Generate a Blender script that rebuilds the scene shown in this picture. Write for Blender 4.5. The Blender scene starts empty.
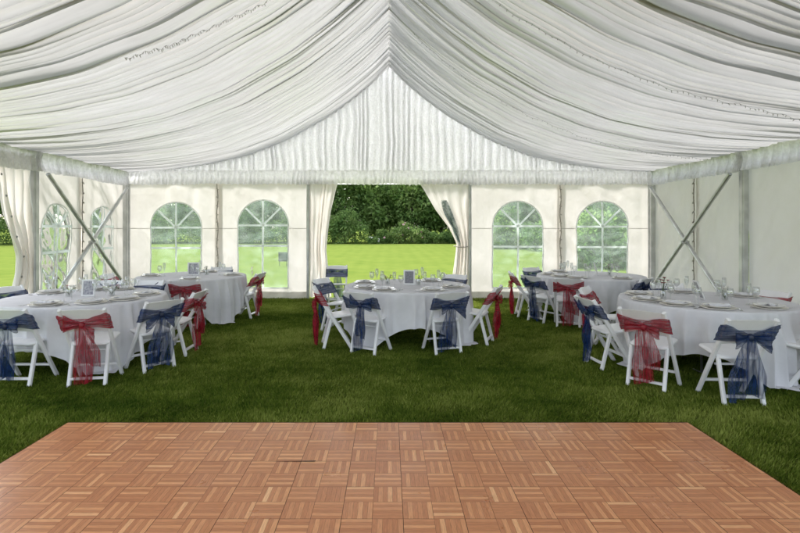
import bpy, math, random
import numpy as np
from mathutils import Vector, Matrix
rnd = random.Random(7)
nr = np.random.default_rng(11)
PI = math.pi
scn = bpy.context.scene
C = scn.collection
EYE, F = 1.6, 500.0
WALL, HALF, EAVE = 11.4, 6.0, 2.87

# ------------------------------------------------------------------ helpers
def tag(o, label=None, cat=None, group=None, kind=None):
    if label: o['label'] = label
    if cat: o['category'] = cat
    if group: o['group'] = group
    if kind: o['kind'] = kind
    return o

def empty(name, loc=(0, 0, 0), rz=0.0):
    o = bpy.data.objects.new(name, None); C.objects.link(o)
    o.location = loc; o.rotation_euler = (0, 0, rz); o.empty_display_size = .1
    return o

def link(name, me, parent=None):
    o = bpy.data.objects.new(name, me); C.objects.link(o)
    if parent: o.parent = parent
    return o

def copy_tree(o, parent=None, kids=None):
    c = o.copy(); C.objects.link(c)
    if parent: c.parent = parent
    for ch in list(o.children):
        copy_tree(ch, c)
    return c

class MB:
    """collects vertices and faces for ONE mesh object"""
    def __init__(s): s.v = []; s.f = []; s.m = []
    def add(s, vs, fs, mi=0):
        b = len(s.v); s.v += [tuple(p) for p in vs]
        s.f += [tuple(i + b for i in f) for f in fs]; s.m += [mi] * len(fs)
    def beam(s, p, q, w, d, up=(0, 0, 1), ch=.22, mi=0):
        p, q = Vector(p), Vector(q); t = (q - p).normalized(); u = Vector(up)
        a = t.cross(u)
        if a.length < 1e-4: a = t.cross(Vector((0, 1, 0)))
        a.normalize(); b = a.cross(t).normalized()
        c = min(w, d) * ch; hw, hd = w / 2, d / 2
        pr = [(hw, hd - c), (hw - c, hd), (-hw + c, hd), (-hw, hd - c), (-hw, -hd + c), (-hw + c, -hd), (hw - c, -hd), (hw, -hd + c)]
        vs = [e + a * x + b * y for e in (p, q) for x, y in pr]
        fs = [(i, (i + 1) % 8, 8 + (i + 1) % 8, 8 + i) for i in range(8)] + [tuple(range(7, -1, -1)), tuple(range(8, 16))]
        s.add(vs, fs, mi)
    def tube(s, pts, r, n=8, mi=0, cap=True):
        pts = [Vector(p) for p in pts]; rr = r if hasattr(r, '__len__') else [r] * len(pts); vs = []
        for i, p in enumerate(pts):
            t = (pts[min(i + 1, len(pts) - 1)] - pts[max(i - 1, 0)]).normalized()
            a = t.cross(Vector((0, 0, 1)))
            if a.length < 1e-3: a = t.cross(Vector((0, 1, 0)))
            a.normalize(); b = t.cross(a)
            vs += [p + (a * math.cos(2 * PI * k / n) + b * math.sin(2 * PI * k / n)) * rr[i] for k in range(n)]
        fs = [(i * n + k, i * n + (k + 1) % n, (i + 1) * n + (k + 1) % n, (i + 1) * n + k) for i in range(len(pts) - 1) for k in range(n)]
        if cap: fs += [tuple(range(n - 1, -1, -1)), tuple((len(pts) - 1) * n + k for k in range(n))]
        s.add(vs, fs, mi)
    def lathe(s, prof, n=20, c=(0, 0, 0), mi=0):
        vs = [(c[0] + r * math.cos(2 * PI * k / n), c[1] + r * math.sin(2 * PI * k / n), c[2] + z) for r, z in prof for k in range(n)]
        fs = [(i * n + k, i * n + (k + 1) % n, (i + 1) * n + (k + 1) % n, (i + 1) * n + k) for i in range(len(prof) - 1) for k in range(n)]
        s.add(vs, fs, mi)
    def grid(s, P, mi=0, closed=False):
        """P: array (n, m, 3)"""
        P = np.asarray(P); n, m = P.shape[:2]
        fs = [(i * m + j, i * m + (j + 1) % m, (i + 1) * m + (j + 1) % m, (i + 1) * m + j) for i in range(n - 1) for j in range(m if closed else m - 1)]
        s.add(P.reshape(-1, 3).tolist(), fs, mi)
    def mesh(s, name, mats, smooth=True):
        me = bpy.data.meshes.new(name); me.from_pydata(s.v, [], s.f)
        for m in (mats if isinstance(mats, (list, tuple)) else [mats]): me.materials.append(m)
        if any(s.m): me.polygons.foreach_set('material_index', s.m)
        if smooth: me.polygons.foreach_set('use_smooth', [True] * len(s.f))
        me.update(); return me
    def build(s, name, mats, parent=None, smooth=True):
        return link(name, s.mesh(name, mats, smooth), parent)

def fast_mesh(name, V, Q, mat, smooth=True):
    """V (n,3), Q (k,3|4) numpy"""
    me = bpy.data.meshes.new(name); k = Q.shape[1]
    me.vertices.add(len(V)); me.vertices.foreach_set('co', np.ascontiguousarray(V, dtype=np.float32).ravel())
    me.loops.add(Q.size); me.loops.foreach_set('vertex_index', np.ascontiguousarray(Q, dtype=np.int32).ravel())
    me.polygons.add(len(Q)); me.polygons.foreach_set('loop_start', np.arange(0, Q.size, k, dtype=np.int32))
    me.polygons.foreach_set('loop_total', np.full(len(Q), k, dtype=np.int32))
    if smooth: me.polygons.foreach_set('use_smooth', np.ones(len(Q), dtype=bool))
    me.materials.append(mat); me.update(calc_edges=True); me.validate(); return me

def grid_quads(n, m):
    i, j = np.meshgrid(np.arange(n - 1), np.arange(m - 1), indexing='ij')
    a = (i * m + j).ravel(); return np.stack([a, a + 1, a + m + 1, a + m], 1)

def n1(x, seed, scale=1.0):
    """smooth 1D noise in [-1,1]"""
    g = np.random.default_rng(seed).uniform(-1, 1, 4096)
    x = np.asarray(x, float) / scale + 1000.0; i = np.floor(x).astype(int); f = x - i; f = f * f * (3 - 2 * f)
    return g[i % 4096] * (1 - f) + g[(i + 1) % 4096] * f

def n2(x, y, seed, sx=1.0, sy=1.0):
    g = np.random.default_rng(seed).uniform(-1, 1, (256, 256))
    x = np.asarray(x, float) / sx + 500.0; y = np.asarray(y, float) / sy + 500.0
    i = np.floor(x).astype(int); j = np.floor(y).astype(int); f = x - i; h = y - j
    f = f * f * (3 - 2 * f); h = h * h * (3 - 2 * h)
    G = lambda a, b: g[a % 256, b % 256]
    return (G(i, j) * (1 - f) + G(i + 1, j) * f) * (1 - h) + (G(i, j + 1) * (1 - f) + G(i + 1, j + 1) * f) * h

# ------------------------------------------------------------------ materials
class NT:
    def __init__(s, name):
        s.m = bpy.data.materials.new(name); s.m.use_nodes = True; s.t = s.m.node_tree; s.t.nodes.clear()
        s.out = s.n('ShaderNodeOutputMaterial')
    def n(s, typ, **kw):
        nd = s.t.nodes.new(typ)
        for k, v in kw.items():
            if k in nd.inputs: nd.inputs[k].default_value = v
            else: setattr(nd, k, v)
        return nd
    def l(s, a, b): s.t.links.new(a, b)
    def fin(s, sh): s.l(sh, s.out.inputs['Surface']); return s.m

def rgba(c): return (c[0], c[1], c[2], 1)

def noise_col(t, c1, c2, scale=5, detail=4, coord='Object', lo=.35, hi=.65, stretch=None):
    tc = t.n('ShaderNodeTexCoord'); nz = t.n('ShaderNodeTexNoise', Scale=scale, Detail=detail)
    src = tc.outputs[coord]
    if stretch:
        mp = t.n('ShaderNodeMapping', Scale=stretch); t.l(src, mp.inputs['Vector']); src = mp.outputs['Vector']
    t.l(src, nz.inputs['Vector'])
    cr = t.n('ShaderNodeValToRGB'); cr.color_ramp.elements[0].position = lo; cr.color_ramp.elements[1].position = hi
    cr.color_ramp.elements[0].color = rgba(c1); cr.color_ramp.elements[1].color = rgba(c2)
    t.l(nz.outputs['Fac'], cr.inputs['Fac']); return cr.outputs['Color'], nz.outputs['Fac']

def pbr(name, c1, c2=None, rough=.5, metal=0, scale=8, bump=0, bscale=60, spec=.5):
    t = NT(name); b = t.n('ShaderNodeBsdfPrincipled', Roughness=rough, Metallic=metal); b.inputs['Specular IOR Level'].default_value = spec
    col, fac = noise_col(t, c1, c2 or c1, scale)
    t.l(col, b.inputs['Base Color'])
    if bump:
        _, f2 = noise_col(t, c1, c1, bscale); bp = t.n('ShaderNodeBump', Strength=bump, Distance=.01)
        t.l(f2, bp.inputs['Height']); t.l(bp.outputs['Normal'], b.inputs['Normal'])
    return t.fin(b.outputs[0])

def cloth(name, c1, c2, trans=.4, gloss=.08, grough=.45, scale=6, bump=.0, bscale=80, see=0.0, weave=0, stretch=None, bstretch=None, bdist=.02, wstretch=None, wamp=.18):
    """thin fabric: diffuse + translucent (+ sheen, + see-through weave)"""
    t = NT(name); col, _ = noise_col(t, c1, c2, scale, stretch=stretch)
    d = t.n('ShaderNodeBsdfDiffuse'); tr = t.n('ShaderNodeBsdfTranslucent'); t.l(col, d.inputs['Color']); t.l(col, tr.inputs['Color'])
    mx = t.n('ShaderNodeMixShader', Fac=trans); t.l(d.outputs[0], mx.inputs[1]); t.l(tr.outputs[0], mx.inputs[2]); sh = mx
    if gloss:
        g = t.n('ShaderNodeBsdfGlossy', Roughness=grough); m2 = t.n('ShaderNodeMixShader', Fac=gloss)
        t.l(sh.outputs[0], m2.inputs[1]); t.l(g.outputs[0], m2.inputs[2]); sh = m2
    if see:
        tp = t.n('ShaderNodeBsdfTransparent'); m3 = t.n('ShaderNodeMixShader', Fac=see)
        t.l(sh.outputs[0], m3.inputs[1]); t.l(tp.outputs[0], m3.inputs[2]); sh = m3
        if weave:
            _, f2 = noise_col(t, c1, c1, weave, 3, stretch=wstretch); mr = t.n('ShaderNodeMapRange'); 
            mr.inputs[1].default_value = .3; mr.inputs[2].default_value = .7; mr.inputs[3].default_value = see - wamp; mr.inputs[4].default_value = see + wamp
            t.l(f2, mr.inputs[0]); t.l(mr.outputs[0], m3.inputs['Fac'])
    if bump:
        _, f3 = noise_col(t, c1, c1, bscale, 3, stretch=bstretch); bp = t.n('ShaderNodeBump', Strength=bump, Distance=bdist)
        t.l(f3, bp.inputs['Height'])
        t.l(bp.outputs['Normal'], d.inputs['Normal']); t.l(bp.outputs['Normal'], tr.inputs['Normal'])
        if gloss: t.l(bp.outputs['Normal'], g.inputs['Normal'])
    return t.fin(sh.outputs[0])

def leafy(name, c1, c2, scale=.6, trans=.5):
    t = NT(name); col, _ = noise_col(t, c1, c2, scale, 3, lo=.35, hi=.65)
    d = t.n('ShaderNodeBsdfDiffuse'); tr = t.n('ShaderNodeBsdfTranslucent'); t.l(col, d.inputs['Color']); t.l(col, tr.inputs['Color'])
    mx = t.n('ShaderNodeMixShader', Fac=trans); t.l(d.outputs[0], mx.inputs[1]); t.l(tr.outputs[0], mx.inputs[2])
    g = t.n('ShaderNodeBsdfGlossy', Roughness=.45); m2 = t.n('ShaderNodeMixShader', Fac=.012)
    t.l(mx.outputs[0], m2.inputs[1]); t.l(g.outputs[0], m2.inputs[2]); return t.fin(m2.outputs[0])

def attr_grass(name):
    t = NT(name); at = t.n('ShaderNodeAttribute', attribute_name='tone'); cr = t.n('ShaderNodeValToRGB')
    e = cr.color_ramp.elements; e[0].color = (.042, .080, .010, 1); e[1].color = (.32, .37, .085, 1)
    m = e.new(.5); m.color = (.136, .188, .026, 1)
    t.l(at.outputs['Fac'], cr.inputs['Fac'])
    d = t.n('ShaderNodeBsdfDiffuse'); tr = t.n('ShaderNodeBsdfTranslucent'); t.l(cr.outputs[0], d.inputs[0]); t.l(cr.outputs[0], tr.inputs[0])
    mx = t.n('ShaderNodeMixShader', Fac=.3); t.l(d.outputs[0], mx.inputs[1]); t.l(tr.outputs[0], mx.inputs[2]); return t.fin(mx.outputs[0])

def lawn_mat():
    t = NT('lawn'); tc = t.n('ShaderNodeTexCoord')
    col, fac = noise_col(t, (.084, .124, .024), (.116, .150, .032), 1.3, 6, lo=.3, hi=.7)
    # mowing stripes both ways: blades laid over by the mower
    def stripes(ax, sc):
        w = t.n('ShaderNodeTexWave', Scale=sc, Distortion=1.2, Detail=2); w.bands_direction = ax; w.inputs['Detail Scale'].default_value = .3
        t.l(tc.outputs['Object'], w.inputs['Vector']); return w.outputs['Fac']
    a = t.n('ShaderNodeMath', operation='ADD'); t.l(stripes('X', .45), a.inputs[0]); t.l(stripes('Y', .055), a.inputs[1])
    mr = t.n('ShaderNodeMapRange'); mr.inputs[1].default_value = .5; mr.inputs[2].default_value = 1.5; mr.inputs[3].default_value = .0; mr.inputs[4].default_value = .28
    t.l(a.outputs[0], mr.inputs[0])
    mix = t.n('ShaderNodeMixRGB'); mix.inputs[2].default_value = (.130, .166, .038, 1); t.l(mr.outputs[0], mix.inputs[0]); t.l(col, mix.inputs[1])
    b = t.n('ShaderNodeBsdfDiffuse'); t.l(mix.outputs[0], b.inputs['Color'])
    _, f3 = noise_col(t, (0,) * 3, (1,) * 3, 40, 4); bp = t.n('ShaderNodeBump', Strength=.6, Distance=.03); t.l(f3, bp.inputs['Height']); t.l(bp.outputs[0], b.inputs['Normal'])
    return t.fin(b.outputs[0])

def parquet_mat():
    t = NT('parquet'); at = t.n('ShaderNodeAttribute', attribute_name='tone'); dr = t.n('ShaderNodeAttribute', attribute_name='dirn')
    cr = t.n('ShaderNodeValToRGB'); e = cr.color_ramp.elements
    e[0].color = (.41, .145, .056, 1); e[1].color = (.83, .48, .235, 1); m = e.new(.55); m.color = (.53, .215, .088, 1); m = e.new(.82); m.color = (.68, .32, .14, 1)
    t.l(at.outputs['Fac'], cr.inputs['Fac'])
    tc = t.n('ShaderNodeTexCoord')
    def grain(sc):
        mp = t.n('ShaderNodeMapping', Scale=sc); t.l(tc.outputs['Object'], mp.inputs['Vector']); nz = t.n('ShaderNodeTexNoise', Scale=1, Detail=5, Roughness=.6); t.l(mp.outputs[0], nz.inputs['Vector']); return nz.outputs['Fac']
    mx = t.n('ShaderNodeMix'); t.l(dr.outputs['Fac'], mx.inputs[0]); t.l(grain((14, 160, 1)), mx.inputs[2]); t.l(grain((160, 14, 1)), mx.inputs[3])
    mr = t.n('ShaderNodeMapRange'); mr.inputs[1].default_value = .25; mr.inputs[2].default_value = .75; mr.inputs[3].default_value = .84; mr.inputs[4].default_value = 1.32; t.l(mx.outputs[0], mr.inputs[0])
    mul = t.n('ShaderNodeMixRGB', blend_type='MULTIPLY'); mul.inputs[0].default_value = 1; t.l(cr.outputs[0], mul.inputs[1]); t.l(mr.outputs[0], mul.inputs[2])
    # worn, scuffed patches
    nz2 = t.n('ShaderNodeTexNoise', Scale=1.7, Detail=6, Roughness=.65); t.l(tc.outputs['Object'], nz2.inputs['Vector'])
    mr2 = t.n('ShaderNodeMapRange'); mr2.inputs[1].default_value = .35; mr2.inputs[2].default_value = .7; mr2.inputs[3].default_value = .26; mr2.inputs[4].default_value = .50; t.l(nz2.outputs['Fac'], mr2.inputs[0])
    b = t.n('ShaderNodeBsdfPrincipled'); t.l(mul.outputs[0], b.inputs['Base Color']); t.l(mr2.outputs[0], b.inputs['Roughness']); b.inputs['Specular IOR Level'].default_value = .35
    return t.fin(b.outputs[0])

def pane_mat():
    t = NT('clear_vinyl'); tp = t.n('ShaderNodeBsdfTransparent', Color=(.86, .93, .90, 1)); g = t.n('ShaderNodeBsdfGlossy', Roughness=.12)
    fr = t.n('ShaderNodeFresnel', IOR=1.28); col, _ = noise_col(t, (.62, .80, .68), (.74, .86, .78), 3)
    d = t.n('ShaderNodeBsdfDiffuse'); tr = t.n('ShaderNodeBsdfTranslucent'); t.l(col, d.inputs[0]); t.l(col, tr.inputs[0])
    md = t.n('ShaderNodeMixShader', Fac=.55); t.l(d.outputs[0], md.inputs[1]); t.l(tr.outputs[0], md.inputs[2])
    # milky creases in the soft plastic
    tc = t.n('ShaderNodeTexCoord'); mp = t.n('ShaderNodeMapping', Scale=(1.5, 1.5, 3.2)); mp.inputs['Rotation'].default_value = (.5, .6, .4); nz = t.n('ShaderNodeTexNoise', Scale=1.5, Detail=3, Distortion=.8)
    t.l(tc.outputs['Object'], mp.inputs[0]); t.l(mp.outputs[0], nz.inputs['Vector'])
    mr = t.n('ShaderNodeMapRange'); mr.inputs[1].default_value = .45; mr.inputs[2].default_value = .72; mr.inputs[3].default_value = .12; mr.inputs[4].default_value = .27; t.l(nz.outputs['Fac'], mr.inputs[0])
    m1 = t.n('ShaderNodeMixShader'); t.l(mr.outputs[0], m1.inputs[0]); t.l(tp.outputs[0], m1.inputs[1]); t.l(md.outputs[0], m1.inputs[2])
    m2 = t.n('ShaderNodeMixShader'); t.l(fr.outputs[0], m2.inputs[0]); t.l(m1.outputs[0], m2.inputs[1]); t.l(g.outputs[0], m2.inputs[2]); return t.fin(m2.outputs[0])

def glass_mat():
    t = NT('glass'); tp = t.n('ShaderNodeBsdfTransparent', Color=(.97, .98, .98, 1)); g = t.n('ShaderNodeBsdfGlossy', Roughness=.05); lw = t.n('ShaderNodeLayerWeight', Blend=.35)
    mr = t.n('ShaderNodeMapRange'); mr.inputs[3].default_value = .13; mr.inputs[4].default_value = .65; t.l(lw.outputs['Facing'], mr.inputs[0])
    m = t.n('ShaderNodeMixShader'); t.l(mr.outputs[0], m.inputs[0]); t.l(tp.outputs[0], m.inputs[1]); t.l(g.outputs[0], m.inputs[2]); return t.fin(m.outputs[0])

M = dict(
    lining=cloth('satin_lining', (.50, .498, .495), (.56, .558, .555), trans=.29, gloss=.26, grough=.30, scale=2.5, stretch=(1, 9, 1)),
    drape=cloth('crushed_voile', (.84, .84, .85), (.96, .96, .97), trans=.52, gloss=.16, grough=.25, scale=26, bump=.6, bscale=30, bstretch=(1, 1, .4), bdist=.05),
    valance=cloth('ruffled_voile', (.86, .86, .87), (.96, .96, .97), trans=.46, gloss=.12, grough=.25, scale=28, bump=.3, bscale=30, bdist=.05),
    wall=cloth('wall_canvas', (.80, .76, .715), (.85, .815, .775), trans=.245, gloss=.05, grough=.4, scale=1.2, bump=.9, bscale=2.6, bstretch=(1, 1, .8), bdist=.05),
    cord=pbr('lacing_cord', (.20, .18, .15), (.34, .31, .27), rough=.8, scale=20),
    gable=cloth('gable_canvas', (.84, .84, .85), (.88, .88, .89), trans=.55, gloss=.03, scale=1),
    seam=cloth('seam_tape', (.50, .47, .44), (.58, .55, .51), trans=.2, gloss=0, scale=10),
    skirt=cloth('ground_skirt', (.60, .58, .52), (.78, .76, .71), trans=.2, gloss=.04, scale=4),
    bar=cloth('window_bar', (.86, .88, .86), (.90, .91, .90), trans=.5, gloss=.05, scale=6),
    pane=pane_mat(), glass=glass_mat(),
    alu=pbr('aluminium', (.50, .51, .51), (.64, .65, .65), rough=.36, metal=.7, scale=5),
    alu_dark=pbr('grey_steel', (.24, .25, .24), (.36, .37, .36), rough=.36, metal=.8, scale=6),
    resin=pbr('white_resin', (.82, .82, .83), (.87, .87, .88), rough=.38, scale=9),
    linen=cloth('white_linen', (.76, .76, .79), (.83, .83, .86), trans=.12, gloss=.0, scale=5, bump=.12, bscale=25),
    red=cloth('red_organza', (.27, .008, .022), (.42, .016, .042), trans=.40, gloss=.04, grough=.3, scale=14, see=.30, weave=1, wstretch=(5, 5, 60), wamp=.17),
    navy=cloth('navy_organza', (.008, .028, .10), (.02, .055, .18), trans=.40, gloss=.03, grough=.3, scale=14, see=.30, weave=1, wstretch=(5, 5, 60), wamp=.17),
    red_tail=cloth('red_organza_tail', (.27, .008, .022), (.42, .016, .042), trans=.40, gloss=.04, grough=.3, scale=14, see=.36, weave=1, wstretch=(70, 30, 2.5), wamp=.30),
    navy_tail=cloth('navy_organza_tail', (.008, .028, .10), (.02, .055, .18), trans=.40, gloss=.03, grough=.3, scale=14, see=.36, weave=1, wstretch=(70, 30, 2.5), wamp=.30),
    red_knot=cloth('red_knot', (.24, .008, .02), (.36, .012, .03), trans=.2, gloss=.05, scale=30),
    navy_knot=cloth('navy_knot', (.008, .014, .045), (.016, .028, .075), trans=.2, gloss=.05, scale=30),
    china=pbr('white_china', (.80, .79, .76), (.84, .83, .81), rough=.15, scale=6),
    charger=pbr('pale_gold_rim', (.74, .70, .64), (.80, .77, .72), rough=.3, metal=.0, scale=20),
    silver=pbr('cutlery_steel', (.6, .6, .6), (.72, .72, .72), rough=.2, metal=1, scale=9),
    napkin_w=cloth('white_napkin', (.74, .74, .76), (.82, .82, .84), trans=.1, gloss=0, scale=20),
    table=pbr('tabletop_ply', (.30, .23, .15), (.40, .31, .2), rough=.5, scale=4),
    frame=pbr('photo_frame', (.72, .72, .72), (.8, .8, .8), rough=.35, scale=9),
    card=pbr('printed_card', (.20, .20, .25), (.52, .52, .56), rough=.6, scale=38),
    card_dark=pbr('grey_card', (.15, .15, .18), (.30, .30, .33), rough=.6, scale=60),
    stem=pbr('flower_stem', (.05, .09, .03), (.08, .13, .04), rough=.6, scale=20),
    bloom_red=pbr('red_petals', (.20, .008, .02), (.34, .02, .05), rough=.6, scale=40),
    bloom_pink=pbr('pink_petals', (.62, .30, .36), (.75, .52, .56), rough=.6, scale=40),
    bloom_white=pbr('white_petals', (.72, .70, .64), (.8, .78, .74), rough=.6, scale=40),
    parquet=parquet_mat(), gap=pbr('dark_joint', (.03, .015, .01), (.05, .025, .015), rough=.8),
    trim=pbr('floor_trim', (.48, .27, .15), (.60, .36, .20), rough=.5, scale=12),
    blade=attr_grass('grass_blade'), lawn=lawn_mat(),
    bark=pbr('bark', (.06, .045, .03), (.13, .10, .075), rough=.9, scale=6, bump=.6, bscale=20),
    leaf_dark=leafy('dark_leaves', (.065, .13, .036), (.18, .28, .08)),
    leaf_mid=leafy('mid_leaves', (.12, .22, .062), (.26, .38, .11)),
    leaf_light=leafy('light_leaves', (.14, .23, .065), (.29, .38, .13), scale=.9),
    wire=pbr('light_cable', (.22, .22, .22), (.32, .32, .32), rough=.5), bulb=pbr('clear_bulb', (.30, .30, .29), (.45, .45, .44), rough=.2),
    sign=pbr('dark_board', (.012, .013, .015), (.03, .03, .035), rough=.6), signface=pbr('grey_board', (.07, .075, .08), (.12, .125, .13), rough=.6),
)

# ------------------------------------------------------------------ camera, world, sun
cam = bpy.data.cameras.new('camera'); co = bpy.data.objects.new('camera', cam); C.objects.link(co); scn.camera = co
co.location = (0, 0, EYE); co.rotation_euler = (PI / 2, 0, 0)
cam.sensor_width = 36; cam.lens = 22.5; cam.shift_x = 11 / 800; cam.shift_y = -38.5 / 800; cam.clip_end = 2000; cam.clip_start = .05

SUN_EL, SUN_AZ = math.radians(50), math.radians(326)     # azimuth clockwise from +Y
w = bpy.data.worlds.new('World'); scn.world = w; w.use_nodes = True; t = w.node_tree
sky = t.nodes.new('ShaderNodeTexSky'); sky.sky_type = 'NISHITA'; sky.sun_disc = False; sky.sun_elevation = SUN_EL; sky.sun_rotation = SUN_AZ
sky.dust_density = 3.0; sky.air_density = 1.0; sky.ozone_density = 1.0
bg = t.nodes['Background']; bg.inputs['Strength'].default_value = .12; hs = t.nodes.new('ShaderNodeHueSaturation'); hs.inputs['Saturation'].default_value = .45
t.links.new(sky.outputs[0], hs.inputs['Color']); t.links.new(hs.outputs[0], bg.inputs['Color'])   # thin bright overcast: a paler sky
sl = bpy.data.lights.new('sun', 'SUN'); sl.energy = 1.5; sl.angle = math.radians(14); sl.color = (1, .97, .93)
so = bpy.data.objects.new('sun', sl); C.objects.link(so)
sd = Vector((math.sin(SUN_AZ) * math.cos(SUN_EL), math.cos(SUN_AZ) * math.cos(SUN_EL), math.sin(SUN_EL)))
so.rotation_euler = (-sd).to_track_quat('-Z', 'Y').to_euler(); so.location = (0, 0, 30)
vs = scn.view_settings; vs.view_transform = 'Standard'; vs.look = 'None'; vs.gamma = 1; vs.use_curve_mapping = False; vs.exposure = 2.38
cy = scn.cycles; cy.max_bounces = 12; cy.diffuse_bounces = 6; cy.glossy_bounces = 3; cy.transmission_bounces = 6; cy.transparent_max_bounces = 24
cy.use_denoising = True; cy.sample_clamp_indirect = 6; cy.caustics_reflective = False; cy.caustics_refractive = False

# ------------------------------------------------------------------ ground
S = 900
g = MB()
xs = np.concatenate([[-S, -200, -60], np.linspace(-30, 30, 31), [60, 200, S]]); ys = np.concatenate([[-S, -100, -20], np.linspace(-5, 60, 40), [100, 250, S]])
X, Y = np.meshgrid(xs, ys, indexing='ij'); g.grid(np.stack([X, Y, 0 * X], -1))
tag(g.build('lawn', M['lawn']), kind='structure')

FX0, FX1, FY0, FY1 = -2.59, 2.41, -.3, 4.03      # dance floor

# grass inside the marquee
N = 520000
gy = 2.3 + (11.36 - 2.3) * nr.random(N) ** 1.25; gx = nr.uniform(-1, 1, N) * np.minimum(.86 * gy + .5, 6.6)
keep = ~((gx > FX0 - .03) & (gx < FX1 + .03) & (gy < FY1 + .03)); gx, gy = gx[keep], gy[keep]; N = len(gx)
patch = .5 + .26 * n2(gx, gy, 5, .5, .35) + .20 * n2(gx, gy, 6, .13, .12) + .34 * n2(gx + .4 * gy, gy, 7, 1.5, .9)
hgt = (.016 + .020 * nr.random(N)) * (.75 + .5 * patch); wid = (.0035 + .0028 * nr.random(N)) * (1 + gy / 11)
a = nr.uniform(0, 2 * PI, N); lean = hgt * nr.uniform(.1, .95, N); la = n2(gx, gy, 8, .6, .6) * 3 + nr.uniform(-1.6, 1.6, N)
V = np.empty((N, 3, 3)); V[:, 0] = np.stack([gx - wid * np.cos(a), gy - wid * np.sin(a), 0 * gx], 1); V[:, 1] = np.stack([gx + wid * np.cos(a), gy + wid * np.sin(a), 0 * gx], 1)
V[:, 2] = np.stack([gx + lean * np.cos(la), gy + lean * np.sin(la), hgt], 1)
me = fast_mesh('grass', V.reshape(-1, 3), np.arange(3 * N).reshape(-1, 3), M['blade'], False)
at = me.attributes.new('tone', 'FLOAT', 'POINT'); tone = np.clip(.48 + .85 * (patch - .5) + .16 * nr.normal(size=N), 0, 1)
at.data.foreach_set('value', np.repeat(tone, 3).astype(np.float32))
tag(link('grass', me), kind='stuff')

# ------------------------------------------------------------------ dance floor
T = (FX1 - FX0) / 15; B = T / 2; nb = 30; ny = int(round((FY1 - FY0) / B))
Vv, Qq, tn, dn = [], [], [], []
ztop = .032
def quad(x0, y0, x1, y1, tone, d):
    b = len(Vv); Vv.extend([(x0, y0, ztop), (x1, y0, ztop), (x1, y1, ztop), (x0, y1, ztop)]); Qq.append((b, b + 1, b + 2, b + 3)); tn.append(tone); dn.append(d)
for i in range(nb):
    for j in range(ny):
        x0, y1 = FX0 + i * B, FY1 - j * B; y0 = y1 - B
        lx = .0013 if i % 2 == 0 else .0006; hx = .0013 if i % 2 else .0006; hy = .0011 if j % 2 == 0 else .0006; ly = .0011 if j % 2 else .0006
        d = (i + j) % 2; tb = rnd.gauss(0, .035); n = 6
        for k in range(n):
            tone = min(1, max(0, .38 + tb + rnd.gauss(0, .07) + (.30 + rnd.gauss(0, .08) if k % 2 else 0)))
            if d: quad(x0 + lx + (B - lx - hx) * k / n, y0 + ly, x0 + lx + (B - lx - hx) * (k + 1) / n - .0007, y1 - hy, tone, 1)
            else: quad(x0 + lx, y0 + ly + (B - ly - hy) * k / n, x1 if False else x0 + B - hx, y0 + ly + (B - ly - hy) * (k + 1) / n - .0007, tone, 0)
df = empty('dance_floor', ((FX0 + FX1) / 2, (FY0 + FY1) / 2, 0)); tag(df, 'portable wooden parquet dance floor laid on the grass inside the marquee', 'dance floor')
ox, oy = df.location.x, df.location.y
me = fast_mesh('parquet_surface', np.array(Vv) - np.array([ox, oy, 0]), np.array(Qq), M['parquet'], False)
for nm, vals in (('tone', tn), ('dirn', dn)):
    at = me.attributes.new(nm, 'FLOAT', 'FACE'); at.data.foreach_set('value', np.array(vals, dtype=np.float32))
link('parquet_surface', me, df)
b = MB(); zz = .029
b.add([(FX0 - ox, FY0 - oy, .0), (FX1 - ox, FY0 - oy, .0), (FX1 - ox, FY1 - oy, .0), (FX0 - ox, FY1 - oy, .0), (FX0 - ox, FY0 - oy, zz), (FX1 - ox, FY0 - oy, zz), (FX1 - ox, FY1 - oy, zz), (FX0 - ox, FY1 - oy, zz)],
      [(4, 5, 6, 7), (0, 1, 5, 4), (1, 2, 6, 5), (2, 3, 7, 6), (3, 0, 4, 7)]); b.build('base', M['gap'], df, False)
b = MB()
def ramp(p, q, nx, ny_):
    p, q = Vector(p), Vector(q); n = Vector((nx, ny_, 0)) * .05
    b.add([p + n * .1 + Vector((0, 0, .033)), q + n * .1 + Vector((0, 0, .033)), q + n + Vector((0, 0, .004)), p + n + Vector((0, 0, .004)), p + n, q + n], [(0, 1, 2, 3), (3, 2, 5, 4)])
ramp((FX0 - ox, FY0 - oy, 0), (FX0 - ox, FY1 - oy, 0), -1, 0); ramp((FX1 - ox, FY0 - oy, 0), (FX1 - ox, FY1 - oy, 0), 1, 0); ramp((FX0 - ox, FY1 - oy, 0), (FX1 - ox, FY1 - oy, 0), 0, 1)
b.build('edge_trim', M['trim'], df, False)
# a joint standing open between two tiles
jy = FY1 - 4 * B - oy - .004; jx = (-.78 - ox)
b = MB(); b.add([(jx, jy - .002, .0335), (jx + .28, jy - .006, .0345), (jx + .29, jy + .008, .0345), (jx + .1, jy + .004, .0335)], [(0, 1, 2, 3)])
b.build('open_joint', M['gap'], df, False)

# ------------------------------------------------------------------ marquee: lining
PX = np.array([0, .12, .3, .8, 1.37, 2.3, 3.2, 4.0, 4.8, 5.5, 6.05]); PZ = np.array([5.24, 5.12, 4.93, 4.51, 4.10, 3.57, 3.22, 3.04, 2.93, 2.88, 2.87])
_fx = np.linspace(0, 6.05, 800); _fz = np.interp(_fx, PX, PZ); k = 41; pad = np.concatenate([_fz[0] + (_fz[0] - _fz[1:k // 2 + 1][::-1]), _fz, np.full(k // 2, _fz[-1])])
_fz = np.convolve(pad, np.ones(k) / k, 'valid')
def lz(x): return np.interp(np.abs(x), _fx, _fz)

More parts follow.
